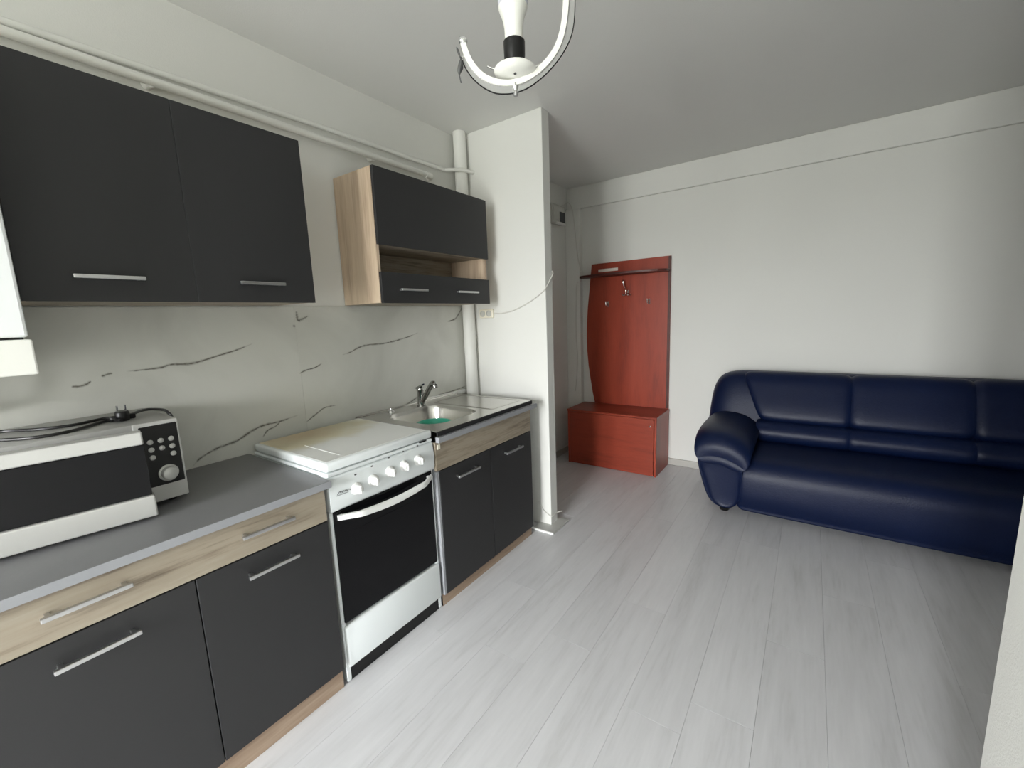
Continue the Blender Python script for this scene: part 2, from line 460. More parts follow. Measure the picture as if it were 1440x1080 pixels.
vein([(0.285, 1.207), (0.313, 1.207), (0.334, 1.219)], .0028)
vein([(0.361, 1.231), (0.375, 1.236), (0.391, 1.239)], .0026)
vein([(0.429, 1.240), (0.471, 1.240), (0.527, 1.242), (0.556, 1.250), (0.616, 1.246), (0.665, 1.255), (0.716, 1.268), (0.789, 1.286), (0.852, 1.307)], .0026)
vein([(0.575, 0.845), (0.606, 0.870), (0.668, 0.892), (0.740, 0.903), (0.800, 0.930), (0.851, 0.944), (0.924, 0.946), (1.008, 0.957)], .0030)
vein([(0.843, 0.892), (0.868, 0.918), (0.900, 0.927), (0.928, 0.945)], .0024)
vein([(1.044, 0.914), (1.095, 0.941), (1.148, 0.966), (1.211, 0.966)], .0024)
vein([(1.041, 1.152), (1.073, 1.164), (1.122, 1.172), (1.157, 1.188)], .0024)
vein([(1.060, 1.443), (1.060, 1.419), (1.064, 1.400), (1.085, 1.407), (1.115, 1.420)], .0034)
vein([(1.035, 1.376), (1.041, 1.375), (1.048, 1.374)], .003)
vein([(1.276, 1.219), (1.325, 1.229), (1.370, 1.247), (1.431, 1.258), (1.525, 1.258), (1.609, 1.266), (1.717, 1.284), (1.798, 1.305)], .0026)
vein([(2.066, 1.364), (2.140, 1.381), (2.187, 1.423), (2.224, 1.464)], .0034)
vein([(1.500, 0.861), (1.586, 0.871), (1.678, 0.885), (1.807, 0.929)], .0040)
vein([(1.918, 0.894), (2.029, 0.896), (2.135, 0.903), (2.210, 0.911)], .0030)

# ------------------------------------------------------------------ left base cabinet with worktop
t = thing('base_cabinet', 'anthracite base cabinet with pale oak drawers under the grey worktop', 'cabinet', (XF/2, (YL0+YL1)/2, 0))
bm = bmesh.new()
for ya, yb in ((YL0, YL0+.016), (YL1-.016, YL1), (YSE-.008, YSE+.008)): cube(bm, .02, XF-.018, ya, yb, .0, .808)
cube(bm, .02, XF-.018, YL0+.016, YSE-.008, ZPL, ZPL+.016); cube(bm, .02, XF-.018, YSE+.008, YL1-.016, ZPL, ZPL+.016)
cube(bm, .02, .03, YL0+.016, YL1-.016, ZPL+.016, .80)
obj('body', bm, 'oak', t)
obj('plinth', box(.570, .587, YL0, YL1, 0, ZPL-.003), 'plinth', t)
dw = obj('drawer', box(XF-.016, XF, YL0+.0015, YL1-.0015, ZD+.002, .806, .001, 1), 'oak', t)
for ya, yb, ha in ((YL0+.0015, YSE-.0015, .075), (YSE+.0015, YL1-.0015, .484)):
    bar_handle(dw, XF, ha, ha+.157, .757)
    d = obj('door', box(XF-.016, XF, ya, yb, ZPL, ZD-.002, .001, 1), 'anth', t)
    bar_handle(d, XF, ha+.002, ha+.157, .626)
wt = thing('worktop', 'grey laminate worktop carrying the microwave', 'worktop', (XC/2, .37, .81))
obj('slab', box(.006, XC-.002, YL0-.55, .7795, .810, ZC, .001, 1), 'top', wt)
obj('front_edge', box(XC-.002, XC, YL0-.55, .7795, .8105, ZC-.0005, .0005, 1), 'topedge', wt)

# ------------------------------------------------------------------ gas cooker
TY0, TY1, TX = .783, 1.297, .592
t = thing('cooker', 'white freestanding cooker with closed scorched lid and black oven door', 'cooker', (TX/2, (TY0+TY1)/2, 0))
bm = bmesh.new()
cube(bm, .05, TX-.045, TY0, TY1, .045, .832)
obj('body', bm, 'enamel', t)
for ya in (TY0, TY1-.018):
    obj('side_rail', box(TX-.045, TX-.006, ya, ya+.018, .004, .70, .002, 1), 'enamel', t)
obj('kick_panel', box(TX-.06, TX-.008, TY0+.018, TY1-.018, .002, .10), 'black', t)
for a in (TY0+.03, TY1-.06):
    obj('foot', lathe((.12, a+.015, 0), (0, 0, 1), [(.015, 0), (.015, .045)], 12), 'black', t)
# warming drawer with a raised rounded front
obj('drawer', box(TX-.043, TX+.006, TY0+.006, TY1-.004, .062, .238, .009, 3), 'enamel', t, True)
# oven door
d = obj('oven_door', box(TX-.043, TX, TY0+.012, TY1-.010, .248, .703, .006, 2), 'blackglass', t)
obj('door_edge', box(TX-.044, TX-.004, TY0+.004, TY0+.011, .248, .700, .002, 1), 'enamel', d)
obj('door_edge', box(TX-.044, TX-.004, TY1-.009, TY1-.002, .248, .700, .002, 1), 'enamel', d)
obj('window_pane', box(TX-.002, TX+.001, TY0+.085, TY1-.085, .33, .60, .001, 1), 'blackglass', d)
# bowed white handle
n = 20; sec = []
for i in range(n+1):
    q = i/n; y = TY0+.024+q*(TY1-TY0-.044)
    bow = math.sin(math.pi*q); zc = .676-.016*bow**1.5; xo = TX+.008+.034*min(1, bow*2.2)
    hh = .010+.004*bow
    sec.append([Vector((xo+a, y, zc+b)) for a, b in ((-.006, -hh), (.004, -hh*.9), (.008, 0), (.004, hh*.9), (-.006, hh))])
h = obj('handle', loft(sec), 'knobw', d, True, 60)
for y in (TY0+.03, TY1-.045):
    obj('handle_mount', box(TX-.001, TX+.012, y, y+.015, .668, .684, .002, 1), 'knobw', h)
# control panel, slightly bulged, with knobs
sec = []
for i in range(13):
    q = i/12; y = TY0+q*(TY1-TY0)
    b = .010*math.sin(math.pi*q)**.5 if 0 < q < 1 else 0
    sec.append([Vector((TX-.05, y, .704)), Vector((TX+.004+b*.3, y, .704)), Vector((TX+.010+b, y, .716)), Vector((TX+.012+b, y, .775)), Vector((TX+.004+b, y, .826)), Vector((TX-.004, y, .836)), Vector((TX-.05, y, .836))])
cp = obj('control_panel', loft(sec), 'enamel', t, True, 50)
kn = []
for ky, kz, sz in ((0.8860, 0.7640, 0.8190), (0.9600, 0.7710, 0.8280), (1.0420, 0.7780, 0.8380), (1.1160, 0.7800, 0.8420), (1.1960, 0.7800, 0.8440)):
    p = Vector((TX+.036, ky, kz))
    bm = lathe((TX+.016, p.y, p.z), (1, 0, -.05), [(.024, 0), (.023, .005), (.018, .008), (.017, .022), (.0155, .026), (.010, .028), (0.0, .028)], 24)
    k = obj('knob', bm, 'knobw', cp, True, 50)
    obj('grip', box(TX+.040, TX+.050, p.y-.004, p.y+.004, p.z-.015, p.z+.014, .002, 2), 'knobw', k)
    obj('symbol', box(TX+.0185, TX+.0225, p.y-.004, p.y+.004, sz-.0025, sz+.0025, .0008, 1), 'print', cp)
# small illegible script mark at the left of the panel
pth = [(0, 0), (.006, .006), (.012, .010), (.014, .004), (.018, .009), (.022, .002), (.026, .008), (.031, .003), (.036, .008), (.041, .002), (.047, .007), (.054, .001)]
obj('script_mark', tube(smooth_path([Vector((TX+.0195, .806+a, .768+b)) for a, b in pth], 4), .0011, 5), 'print', cp)
obj('script_underline', tube([Vector((TX+.0195, .803, .765)), Vector((TX+.021, .85, .765))], .0008, 5), 'print', cp)
# hob tray and lid
obj('hob_tray', box(.045, TX+.006, TY0, TY1, .836, .850, .004, 2), 'enamel', t)
lid = obj('lid', box(.062, TX+.006, TY0-.002, TY1+.002, .853, .888, .010, 3), 'enamel', t, True)
obj('lid_top', box(.075, TX-.014, TY0+.012, TY1-.012, .886, .8888, .001, 1), 'lid', lid)
obj('lid_crease', box(.30, .545, TY0+.088, TY0+.092, .8882, .8896, .0006, 1), 'knobw', lid)
obj('lid_lip', box(TX+.003, TX+.010, 1.22, 1.26, .847, .852, .001, 1), 'black', lid)
for y in (TY0+.07, TY1-.10):
    obj('lid_hinge', box(.046, .070, y, y+.03, .848, .872, .003, 1), 'enamel', lid)

# ------------------------------------------------------------------ sink unit
t = thing('sink_cabinet', 'anthracite two-door cabinet with oak rail under the steel sink', 'cabinet', (XF/2, (YS0+YS1)/2, 0))
bm = bmesh.new()
for ya, yb in ((YS0, YS0+.016), (YS1-.016, YS1)): cube(bm, .02, XF-.018, ya, yb, 0, .824)
cube(bm, .02, XF-.018, YS0+.016, YS1-.016, ZPL-.02, ZPL-.004)
obj('body', bm, 'topedge', t)
obj('plinth', box(.570, .587, YS0, YS1, 0, .060), 'plinth', t)
r = obj('front_rail', box(XF-.016, XF, YS0+.001, YS1-.001, ZD+.002, .824, .001, 1), 'oak', t)
obj('corner_clip', box(XF, XF+.004, YS0+.012, YS0+.030, .790, .812, .001, 1), 'cream', r)
for ya, yb, ha in ((YS0+.018, YSM-.0015, 1.425), (YSM+.0015, YS1-.001, 1.822)):
    d = obj('door', box(XF-.016, XF, ya, yb, .062, ZD-.002, .001, 1), 'anth', t)
    bar_handle(d, XF, ha, ha+.165, .626)
obj('edge_filler', box(XF-.016, XF-.001, YS0+.001, YS0+.016, .062, ZD-.002, .001, 1), 'topedge', t)

ZS = .880
sk = thing('sink', 'stainless steel sink with round-cornered bowl and plain drainer', 'sink', (XC/2, 1.70, .825))
SY0, SY1 = 1.308, 2.100
# steel top with a bowl let into it: grid of the top surface with a rounded-rectangle hole
bx, by, bw, bd, br = .335, 1.565, .195, .185, .095       # bowl centre, half sizes (x, y), corner radius
def rrect(cx, cy, hx, hy, r, z, n=8):
    out = []
    for (sx, sy, a0) in ((1, 1, 0), (-1, 1, 90), (-1, -1, 180), (1, -1, 270)):
        for k in range(n+1):
            a = math.radians(a0+90*k/n)
            out.append(Vector((cx+sx*(hx-r)+r*math.cos(a), cy+sy*(hy-r)+r*math.sin(a), z)))
    return out
bm = bmesh.new()
X0, X1 = .012, XC-.004
outer = []
hole = rrect(bx, by, bw, bd, br, ZS)
for p in hole:
    d = Vector((p.x-bx, p.y-by))
    sx = (X1-bx)/d.x if d.x > 1e-6 else ((X0-bx)/d.x if d.x < -1e-6 else 1e9)
    sy = (SY1-by)/d.y if d.y > 1e-6 else ((SY0-by)/d.y if d.y < -1e-6 else 1e9)
    s = min(sx, sy); outer.append(Vector((bx+d.x*s, by+d.y*s, ZS)))
vo = [bm.verts.new(p) for p in outer]; vh = [bm.verts.new(p) for p in hole]
nn = len(vo)
for i in range(nn): bm.faces.new((vo[i], vo[(i+1) % nn], vh[(i+1) % nn], vh[i]))
# true corners of the sheet
def corner(x, y):
    i = min(range(nn), key=lambda k: (vo[k].co-Vector((x, y, ZS))).length); vo[i].co = Vector((x, y, ZS))
for x in (X0, X1):
    for y in (SY0, SY1): corner(x, y)
low = [bm.verts.new(v.co+Vector((0, 0, -.004))) for v in vo]
for i in range(nn): bm.faces.new((vo[i], low[i], low[(i+1) % nn], vo[(i+1) % nn]))
bmesh.ops.recalc_face_normals(bm, faces=bm.faces)
obj('steel_top', bm, 'steel', sk)
secs = [rrect(bx, by, bw*s, bd*s, br*s, z) for s, z in ((1.0, ZS), (.985, ZS-.006), (.965, ZS-.02), (.93, ZS-.12), (.88, ZS-.145), (.78, ZS-.155))]
bm = loft(secs, cap=False); n0 = len(secs[0])
bm.verts.ensure_lookup_table(); bm.faces.new([bm.verts[i] for i in range(len(bm.verts)-n0, len(bm.verts))])
bmesh.ops.recalc_face_normals(bm, faces=bm.faces); bmesh.ops.reverse_faces(bm, faces=bm.faces)
bowl = obj('bowl', bm, 'steel', sk, True, 60)
obj('drain', lathe((bx, by, ZS-.1545), (0, 0, 1), [(.036, 0), (.036, .002), (.028, .003), (.0, .002)], 20), 'chrome', bowl, True)
# rolled front lip: dark face between two bright edges
obj('front_lip', box(XC-.006, XC, SY0-.004, SY1, ZS-.022, ZS-.001, .001, 1), 'steeldark', sk)
obj('lip_edge', box(XC-.008, XC+.002, SY0-.006, SY1, ZS-.027, ZS-.0225, .001, 1), 'alu', sk)
obj('support_rail', box(XC-.020, XC+.003, SY0, 2.150, .826, .8525, .002, 1), 'topedge', sk)
obj('rim', tube([(X0+.01, SY0+.004, ZS+.001), (X0+.01, SY1-.004, ZS+.001)], .006, 8), 'steel', sk, True)
# plain drainer field, very slightly raised frame
dr = obj('drainer_frame', loft([rrect(.33, 1.935, .235-.012*k, .145-.012*k, .03, ZS+.0005+z) for k, z in ((0, 0), (.4, .0025), (.8, .0025), (1.2, 0.0))], cap=False), 'steel', sk, True)
# white seal at the wall
struct('trim_4', box(.006, .022, 1.75, 2.19, .868, .895, .004, 2), 'sillw')
# green plastic thing in the bowl
gb = obj('plastic_bowl', lathe((.395, 1.510, ZS-.154), (0, 0, 1), [(.045, 0), (.062, .02), (.088, .118), (.094, .122), (.092, .126), (.084, .118), (.058, .025), (.04, .008), (0, .007)], 28), 'green', None, True, 60)
tag(gb, 'green plastic bowl sitting in the steel sink', 'bowl')

# faucet
t = thing('faucet', 'chrome single-lever mixer tap standing behind the sink bowl', 'faucet', (.10, 1.70, ZS))
fx, fy = .105, 1.695
obj('base', lathe((fx, fy, ZS), (0, 0, 1), [(.026, 0), (.026, .006), (.021, .010), (.020, .085), (.022, .09), (.022, .105), (.016, .113), (0, .115)], 24), 'tap', t, True, 50)
obj('spout', tube(smooth_path([(fx+.005, fy, ZS+.02), (fx+.04, fy-.004, ZS+.055), (fx+.085, fy-.010, ZS+.105), (fx+.118, fy-.016, ZS+.138), (fx+.136, fy-.020, ZS+.143), (fx+.146, fy-.022, ZS+.132)], 5), .0155, 14), 'tap', t, True, 70)
obj('lever', loft([[Vector((fx+s, fy-.005+a*w, ZS+.113+s*.45+b)) for a, b in ((-1, -.004), (1, -.004), (1, .005), (-1, .005))] for s, w in ((-.02, .012), (.01, .011), (.035, .008))]), 'tap', t)
obj('spout_tip', lathe((fx+.150, fy-.0225, ZS+.118), (-.2, .02, 1), [(.013, 0), (.017, .004), (.017, .016), (.012, .018)], 16), 'tap', t, True)
tag(obj('sink_plug', lathe((.07, 1.50, ZS), (.0, 0, 1), [(.02, 0), (.02, .006), (.008, .009), (.006, .018), (0, .019)], 18), 'chrome', None, True, 50), 'small chrome plug lying at the back of the sink rim', 'plug')

# ------------------------------------------------------------------ wall cabinets
def carcass(t, ya, yb, z0, z1, shelves=(), side='oakz'):
    for y in (ya, yb-.016): obj('side_panel', box(.006, XU-.018, y, y+.016, z0, z1, .0008, 1), side, t)
    for z in (z0, z1-.016): obj('horizontal_panel', box(.006, XU-.018, ya+.016, yb-.016, z, z+.016), 'oak', t)
    obj('back_panel', box(.006, .012, ya+.016, yb-.016, z0+.016, z1-.016), 'oak', t)
    for z in shelves: obj('shelf', box(.012, XU-.018, ya+.016, yb-.016, z, z+.016), 'oak', t)
ZU0, ZU1 = 1.4684, 2.0819
t = thing('wall_cabinet', 'anthracite two-door wall cabinet above the microwave', 'cabinet', (.155, .58, ZU0))
carcass(t, .183, .9826, ZU0, ZU1, (1.77,))
for ya, yb, ha in ((.1845, .5731, .283), (.5739, .9815, .699)):
    d = obj('door', box(XU-.016, XU, ya, yb, ZU0-.002, ZU1, .001, 1), 'anth', t)
    bar_handle(d, XU, ha, ha+.155, 1.533)
t = thing('wall_cabinet', 'oak-sided wall cabinet with open niche above the sink', 'cabinet', (.155, 1.73, ZU0))
carcass(t, 1.3187, 2.1415, ZU0, ZU1, (1.590, 1.742))
obj('flap_door', box(XU-.016, XU, 1.3195, 2.1405, 1.737, ZU1, .001, 1), 'anth', t)
obj('niche_lining', box(.012, XU-.04, 1.3347, 1.3365, 1.607, 1.741), 'oakz', t)
d = obj('lower_flap', box(XU-.016, XU, 1.3195, 2.1405, ZU0-.002, 1.612, .001, 1), 'anth', t)
for ha in (1.415, 1.828): bar_handle(d, XU, ha, ha+.175, 1.531)

# ------------------------------------------------------------------ pipes and wall fittings
tag(obj('pipe', tube([(.018, YW+.002, 2.272), (.018, .29, 2.274), (.018, 1.23, 2.300), (.022, 2.10, 2.309), (.11, 2.165, 2.309), (.125, 2.24, 2.309), (.125, 2.2634, 2.309)], .011, 12), 'pipe', None, True),
    'thin white pipe running high along the kitchen wall into the partition', 'pipe')
t = thing('pipe', 'thick white pipe above the wall cabinets ending in an elbow', 'pipe', (.04, 1.0, 2.22))
obj('tube', tube([(.034, YW+.002, 2.238), (.034, 1.93, 2.240)], .015, 14), 'pipe', t, True)
obj('elbow', tube(smooth_path([(.034, 1.925, 2.238), (.034, 1.955, 2.238), (.024, 1.972, 2.238), (.001, 1.975, 2.238)], 5), .019, 14), 'pipe', t, True)
for y in (.62, 1.55): obj('bracket', tube([(.001, y, 2.236), (.034, y, 2.236)], .018, 14), 'pipe', t, True)
tag(obj('riser_pipe', tube([(.066, 2.212, .836), (.066, 2.212, H-.002)], .041, 20), 'pipe', None, True), 'vertical white riser pipe in the corner beside the partition', 'pipe')
t = thing('wall_socket', 'cream double socket on the partition beside the riser pipe', 'socket', (.188, YP0, 1.378))
obj('box', box(.132, .246, YP0-.018, YP0, 1.378, 1.436, .005, 2), 'cream', t)
for x in (.162, .215):
    s = obj('outlet', lathe((x, YP0-.0185, 1.407), (0, -1, 0), [(.021, 0), (.021, .003), (.018, .003), (.016, -.004), (0, -.004)], 20), 'meterbox', t, True, 40)
    for dx in (-.007, .007): obj('hole', lathe((x+dx, YP0-.0155, 1.407), (0, -1, 0), [(.0045, 0), (.0045, .0016), (0, .0016)], 10), 'black', s)
cb = [(.25, 1.407), (.30, 1.404), (.39, 1.416), (.48, 1.446), (.56, 1.483), (.627, 1.524)]
pts = [(x, YP0-.006, z) for x, z in cb]+[(.650, YP0-.003, 1.548), (.652, YP0+.05, 1.60), (.650, YP1, 1.64), (.60, YP1+.006, 1.67)]
tag(obj('cable', tube(smooth_path(pts, 6), .004, 8), 'cable', None, True), 'thin white cable curving from the socket round the partition edge', 'cable')
pts = [(.556, YP0-.006, .16), (.58, YP0-.007, .115), (.62, YP0-.007, .085), (.652, YP0-.004, .075), (.655, YP0+.05, .078), (.672, YP0+.10, .075)]
tag(obj('cable', tube(smooth_path(pts, 6), .003, 8), 'cable', None, True), 'short loose cable at the foot of the partition', 'cable')

# electricity meter on the left wall past the partition
t = thing('electricity_meter', 'grey electricity meter box on the wall above the coat panel', 'meter', (.04, 3.52, 2.186))
obj('case', box(0, .062, 3.40, 3.642, 2.195, 2.352, .006, 2), 'meterbox', t)
obj('window', box(.055, .066, 3.535, 3.636, 2.212, 2.300, .003, 1), 'meterdark', t)
obj('cover', box(.05, .068, 3.42, 3.525, 2.215, 2.335, .004, 2), 'meterbox', t)
obj('terminal_cover', box(.05, .07, 3.47, 3.642, 2.186, 2.206, .003, 1), 'sillw', t)
tag(obj('cable', tube(smooth_path([(.03, 3.60, 2.357), (.03, 3.68, 2.385)]+[(0.0360, 3.7550, 2.4190), (0.0730, 3.7550, 2.3620), (0.0930, 3.7550, 2.2510), (0.1120, 3.7550, 2.0560), (0.1320, 3.7550, 1.8920), (0.1600, 3.7550, 1.7780)], 5), .0045, 8), 'cable', None, True), 'grey cable dropping from the meter to the coat shelf', 'cable')
tag(obj('cable', tube(smooth_path([(0.1590, 3.7550, 1.6790), (0.1140, 3.7550, 1.6630), (0.1030, 3.7550, 1.4620), (0.0990, 3.7550, 1.1890), (0.1110, 3.7550, 0.9810), (0.1000, 3.7550, 0.7680), (0.0820, 3.7550, 0.6240)], 5), .003, 8), 'cable', None, True), 'thin cable hanging below the coat shelf end', 'cable')

# ------------------------------------------------------------------ wall-hung appliance at the left edge
t = thing('boiler', 'white wall-hung appliance casing at the left edge of the picture', 'boiler', (.20, -.04, 1.28))
obj('casing', box(.0065, .45, -.50, .168, 1.374, 2.05, .006, 2), 'boiler', t)  # casing extended out of view to shade the backsplash behind the microwave
obj('lower_cover', box(.0065, .455, -.50, .172, 1.285, 1.369, .004, 2), 'boilerlow', t)
obj('gap_strip', box(.02, .442, -.49, .160, 1.368, 1.375), 'black', t)
for y in (-.2, -.05, .08): obj('connection', tube([(.08, y, 1.283), (.08, y, 1.20), (.03, y, 1.17), (.007, y, 1.17)], .011, 10), 'chrome', t, True)

# ------------------------------------------------------------------ microwave oven
MX, MY0, MY1, MZ0, MZ1 = .345, .0, .455, .850, 1.105
t = thing('microwave_oven', 'silver microwave oven with black control panel and door ajar', 'microwave', (.19, .23, ZC))
obj('body', box(.020, MX, MY0, MY1, MZ0, MZ1, .006, 2), 'mwbody', t, True)
for x in (.05, .30):
    for y in (.03, .42): obj('foot', lathe((x, y, ZC), (0, 0, 1), [(.012, 0), (.014, .016)], 12), 'black', t)
obj('fascia', box(MX-.003, MX+.003, MY1-.112, MY1-.001, MZ0+.002, MZ1-.001, .003, 2), 'silver', t)
fp = obj('control_panel', box(MX-.002, MX+.006, MY1-.100, MY1-.006, MZ0+.052, MZ1-.012, .0035, 2), 'black', t)
for r_ in range(3):
    for c_ in range(3):
        if r_ == 2 and c_ == 1: continue
        y, z = MY1-.078+c_*.026, MZ1-.062-r_*.024
        obj('button', lathe((MX+.006, y, z), (1, 0, 0), [(.0078, 0), (.0075, .0015), (.005, .003), (0, .0032)], 16), 'silver', fp, True)
obj('dial', lathe((MX+.006, MY1-.046, MZ0+.088), (1, 0, 0), [(.026, 0), (.026, .004), (.021, .006), (.020, .018), (.017, .021), (0, .021)], 28), 'silver', fp, True, 50)
# door ajar, hinged at its far left end
DA = math.radians(-9.0); hp = (MX+.004, MY0, 0)
DL = .352
dd = obj('door', rot(box(MX+.004, MX+.034, MY0, MY0+DL, MZ0+.058, MZ1-.045, .002, 1), hp, DA), 'black', t)
obj('door_glass', rot(box(MX+.033, MX+.036, MY0+.01, MY0+DL, MZ0+.060, MZ1-.047, .001, 1), hp, DA), 'blackglass', dd)
obj('door_bar', rot(box(MX+.004, MX+.044, MY0, MY0+DL, MZ1-.045, MZ1-.008, .004, 2), hp, DA), 'silver', dd)
obj('door_bar', rot(box(MX+.004, MX+.046, MY0, MY0+DL+.005, MZ0-.004, MZ0+.058, .004, 2), hp, DA), 'silver', dd)
zt = MZ1+.005
c = thing('power_cord', 'black power cord with plug lying on top of the microwave', 'cord', (.12, .25, MZ1))
pl = Vector((0.2420, 0.3480, 1.1230))
obj('cable', tube(smooth_path([Vector((pl.x, pl.y+.02, MZ1+.016))]+[(0.1570, 0.4260, 1.1170), (0.2160, 0.4540, 1.1170)]+[Vector((.262, .456, MZ1+.0065)), Vector((.275, .4615, MZ1-.015)), Vector((.26, .4615, MZ1-.08)), Vector((.20, .4615, MZ1-.16))], 6), .0045, 8), 'cablek', c, True)
obj('cable', tube(smooth_path([Vector((pl.x+.02, pl.y-.02, MZ1+.010))]+[(0.1620, 0.3260, 1.1100), (0.1910, 0.2420, 1.1100), (0.1630, 0.1740, 1.1100), (0.0950, 0.1140, 1.1100)]+[Vector((.10, .02, zt))], 6), .0045, 8), 'cablek', c, True)
obj('cable', tube(smooth_path([Vector((pl.x+.03, pl.y-.01, MZ1+.008))]+[(0.2210, 0.3150, 1.1100), (0.2960, 0.2260, 1.1100), (0.3030, 0.1580, 1.1100), (0.2510, 0.1010, 1.1100)]+[Vector((.16, .02, zt))], 6), .0045, 8), 'cablek', c, True)
bm = lathe((pl.x, pl.y, MZ1+.002), (0.05, 0, 1), [(.016, 0), (.018, .008), (.018, .024), (.015, .030), (.0, .030)], 16)
cube(bm, pl.x-.01, pl.x+.01, pl.y-.03, pl.y+.03, MZ1+.004, MZ1+.020, .004, 2)
g = obj('plug', bm, 'black', c, True, 50)
for dy in (-.0095, .0095): obj('pin', tube([(pl.x, pl.y+dy, MZ1+.030), (pl.x+.002, pl.y+dy, MZ1+.050)], .0024, 8), 'chrome', g, True)

# ------------------------------------------------------------------ coat panel and shoe cabinet
YK = YB-.020
t = thing('coat_rack', 'cherry coat rack panel with curved left side, shelf and hooks', 'coat rack', (.60, YB-.01, .5165))
left = [(.248, 1.838), (.236, 1.73), (.222, 1.60), (.205, 1.45), (.194, 1.30), (.190, 1.17), (.194, 1.03), (.207, .88), (.226, .75), (.248, .62), (.271, .5165)]
loop = [Vector((x, YB-.001, z)) for x, z in left]+[Vector((.974, YB-.001, .5165)), Vector((.970, YB-.001, 1.841))]
bm = prism(loop, (0, -.019, 0))
pn = obj('back_panel', bm, 'cherryd', t)
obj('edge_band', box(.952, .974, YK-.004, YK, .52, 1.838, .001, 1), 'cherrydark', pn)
sh = []
n = 16
for i in range(n+1):
    a = math.pi*i/n
    sh.append(Vector((.575-(.425 if a < math.pi/2 else .392)*math.cos(a), YK-.185*math.sin(a)**.5 if 0 < i < n else YK, 1.712)))
s = obj('shelf', prism(sh, (0, 0, .018)), 'cherrydark', t)  # dark cherry tone also stands for the shade under the shelf
obj('sticker', box(.315, .505, YK-.0012, YK, 1.760, 1.786), 'sticker', pn)
obj('sticker', box(.915, .962, YK-.0056, YK-.0045, 1.725, 1.733), 'sticker', pn)
def hook(x, z, big=False):
    h = obj('hook', box(x-.008, x+.008, YK-.005, YK, z-.03, z+.02, .002, 1), 'chrome', t)
    obj('prong', tube(smooth_path([(x, YK-.004, z-.005), (x, YK-.030, z-.025), (x, YK-.050, z-.015), (x, YK-.056, z+.008)], 5), .0055, 8), 'chrome', h, True)
    obj('prong_knob', lathe((x, YK-.056, z+.006), (0, 0, 1), [(.004, 0), (.0085, .004), (.0085, .010), (0, .014)], 12), 'chrome', h, True)
    if big:
        obj('prong', tube(smooth_path([(x, YK-.004, z+.01), (x-.012, YK-.05, z+.04), (x-.018, YK-.075, z+.085), (x-.020, YK-.070, z+.105)], 5), .005, 8), 'chrome', h, True)
        for sx in (-1, 1): obj('prong', tube(smooth_path([(x, YK-.004, z-.01), (x+sx*.03, YK-.03, z-.028), (x+sx*.042, YK-.045, z-.012)], 5), .005, 8), 'chrome', h, True)
hook(.411, 1.470); hook(.600, 1.560, True); hook(.793, 1.474)

SX0, SX1, SYF, SZ = .162, .980, 3.437, .516
t = thing('shoe_cabinet', 'low cherry shoe cabinet on the floor under the coat panel', 'cabinet', (.571, 3.62, 0))
for x in (SX0, SX1-.018): obj('side_panel', box(x, x+.018, SYF, YB-.016, 0, SZ-.018, .001, 1), 'cherryd', t)
obj('top', box(SX0-.004, SX1+.004, SYF-.008, YB-.016, SZ-.018, SZ, .002, 1), 'cherry', t)
obj('back_panel', box(SX0+.018, SX1-.018, YB-.024, YB-.018, .01, SZ-.018), 'cherry', t)
obj('bottom', box(SX0+.018, SX1-.018, SYF+.022, YB-.024, .03, .046), 'cherry', t)
d = obj('door', box(SX0+.019, SX1-.024, SYF+.001, SYF+.019, .004, SZ-.022, .001, 1), 'cherry', t)
obj('lock', lathe((.925, SYF+.001, .435), (0, -1, 0), [(.007, 0), (.007, .003), (0, .004)], 12), 'chrome', d, True)

# ------------------------------------------------------------------ sofa
t = thing('sofa', 'navy blue leather sofa with rolled arm against the back wall', 'sofa', (2.49, 3.40, 0))
SXa, SXb = 1.375, 3.60
def ring_ends(x0, x1, r, n=5, mid=6):
    """stations along x with scale that rounds both ends"""
    st = []
    for i in range(n): a = math.pi/2*i/n; st.append((x0+r*(1-math.sin(a+.18) if False else (1-math.sin(a))*1.0), .0))
    out = []
    for i in range(n+1):
        a = math.pi/2*i/n; out.append((x0+r*(1-math.cos(a)), .80+.20*math.sin(a)))
    for i in range(1, mid): out.append((x0+r+(x1-x0-2*r)*i/mid, 1.0+.012*math.sin(math.pi*i/mid)))
    for i in range(n, -1, -1):
        a = math.pi/2*i/n; out.append((x1-r*(1-math.cos(a)), .80+.20*math.sin(a)))
    return out
def cushion(name, x0, x1, loop, r=.05, anchor=None, sub=1, slant=0):
    cy = sum(p[0] for p in loop)/len(loop); cz = sum(p[1] for p in loop)/len(loop)
    if anchor: cy, cz = anchor
    lp = smooth_path([(0, a, b) for a, b in loop]+[(0, *loop[0])], 4)[:-1]
    secs = [[Vector((x, cy+(p.y-cy)*s, cz+(p.z-cz)*s)) for p in lp] for x, s in ring_ends(x0, x1, r)]
    for q in secs:
        for p in q:                    # one end leans, so the padded wing shows beside it
            k = (x1-p.x)/(x1-x0) if slant > 0 else (p.x-x0)/(x1-x0)
            p.x += slant*(.93-p.z)*max(0, k)-(.03 if slant > 0 else -.03 if slant < 0 else 0)*max(0, k)
    o = obj(name, loft(secs), 'leather', t, True, 180)
    if sub: subsurf(o, sub)
    return o
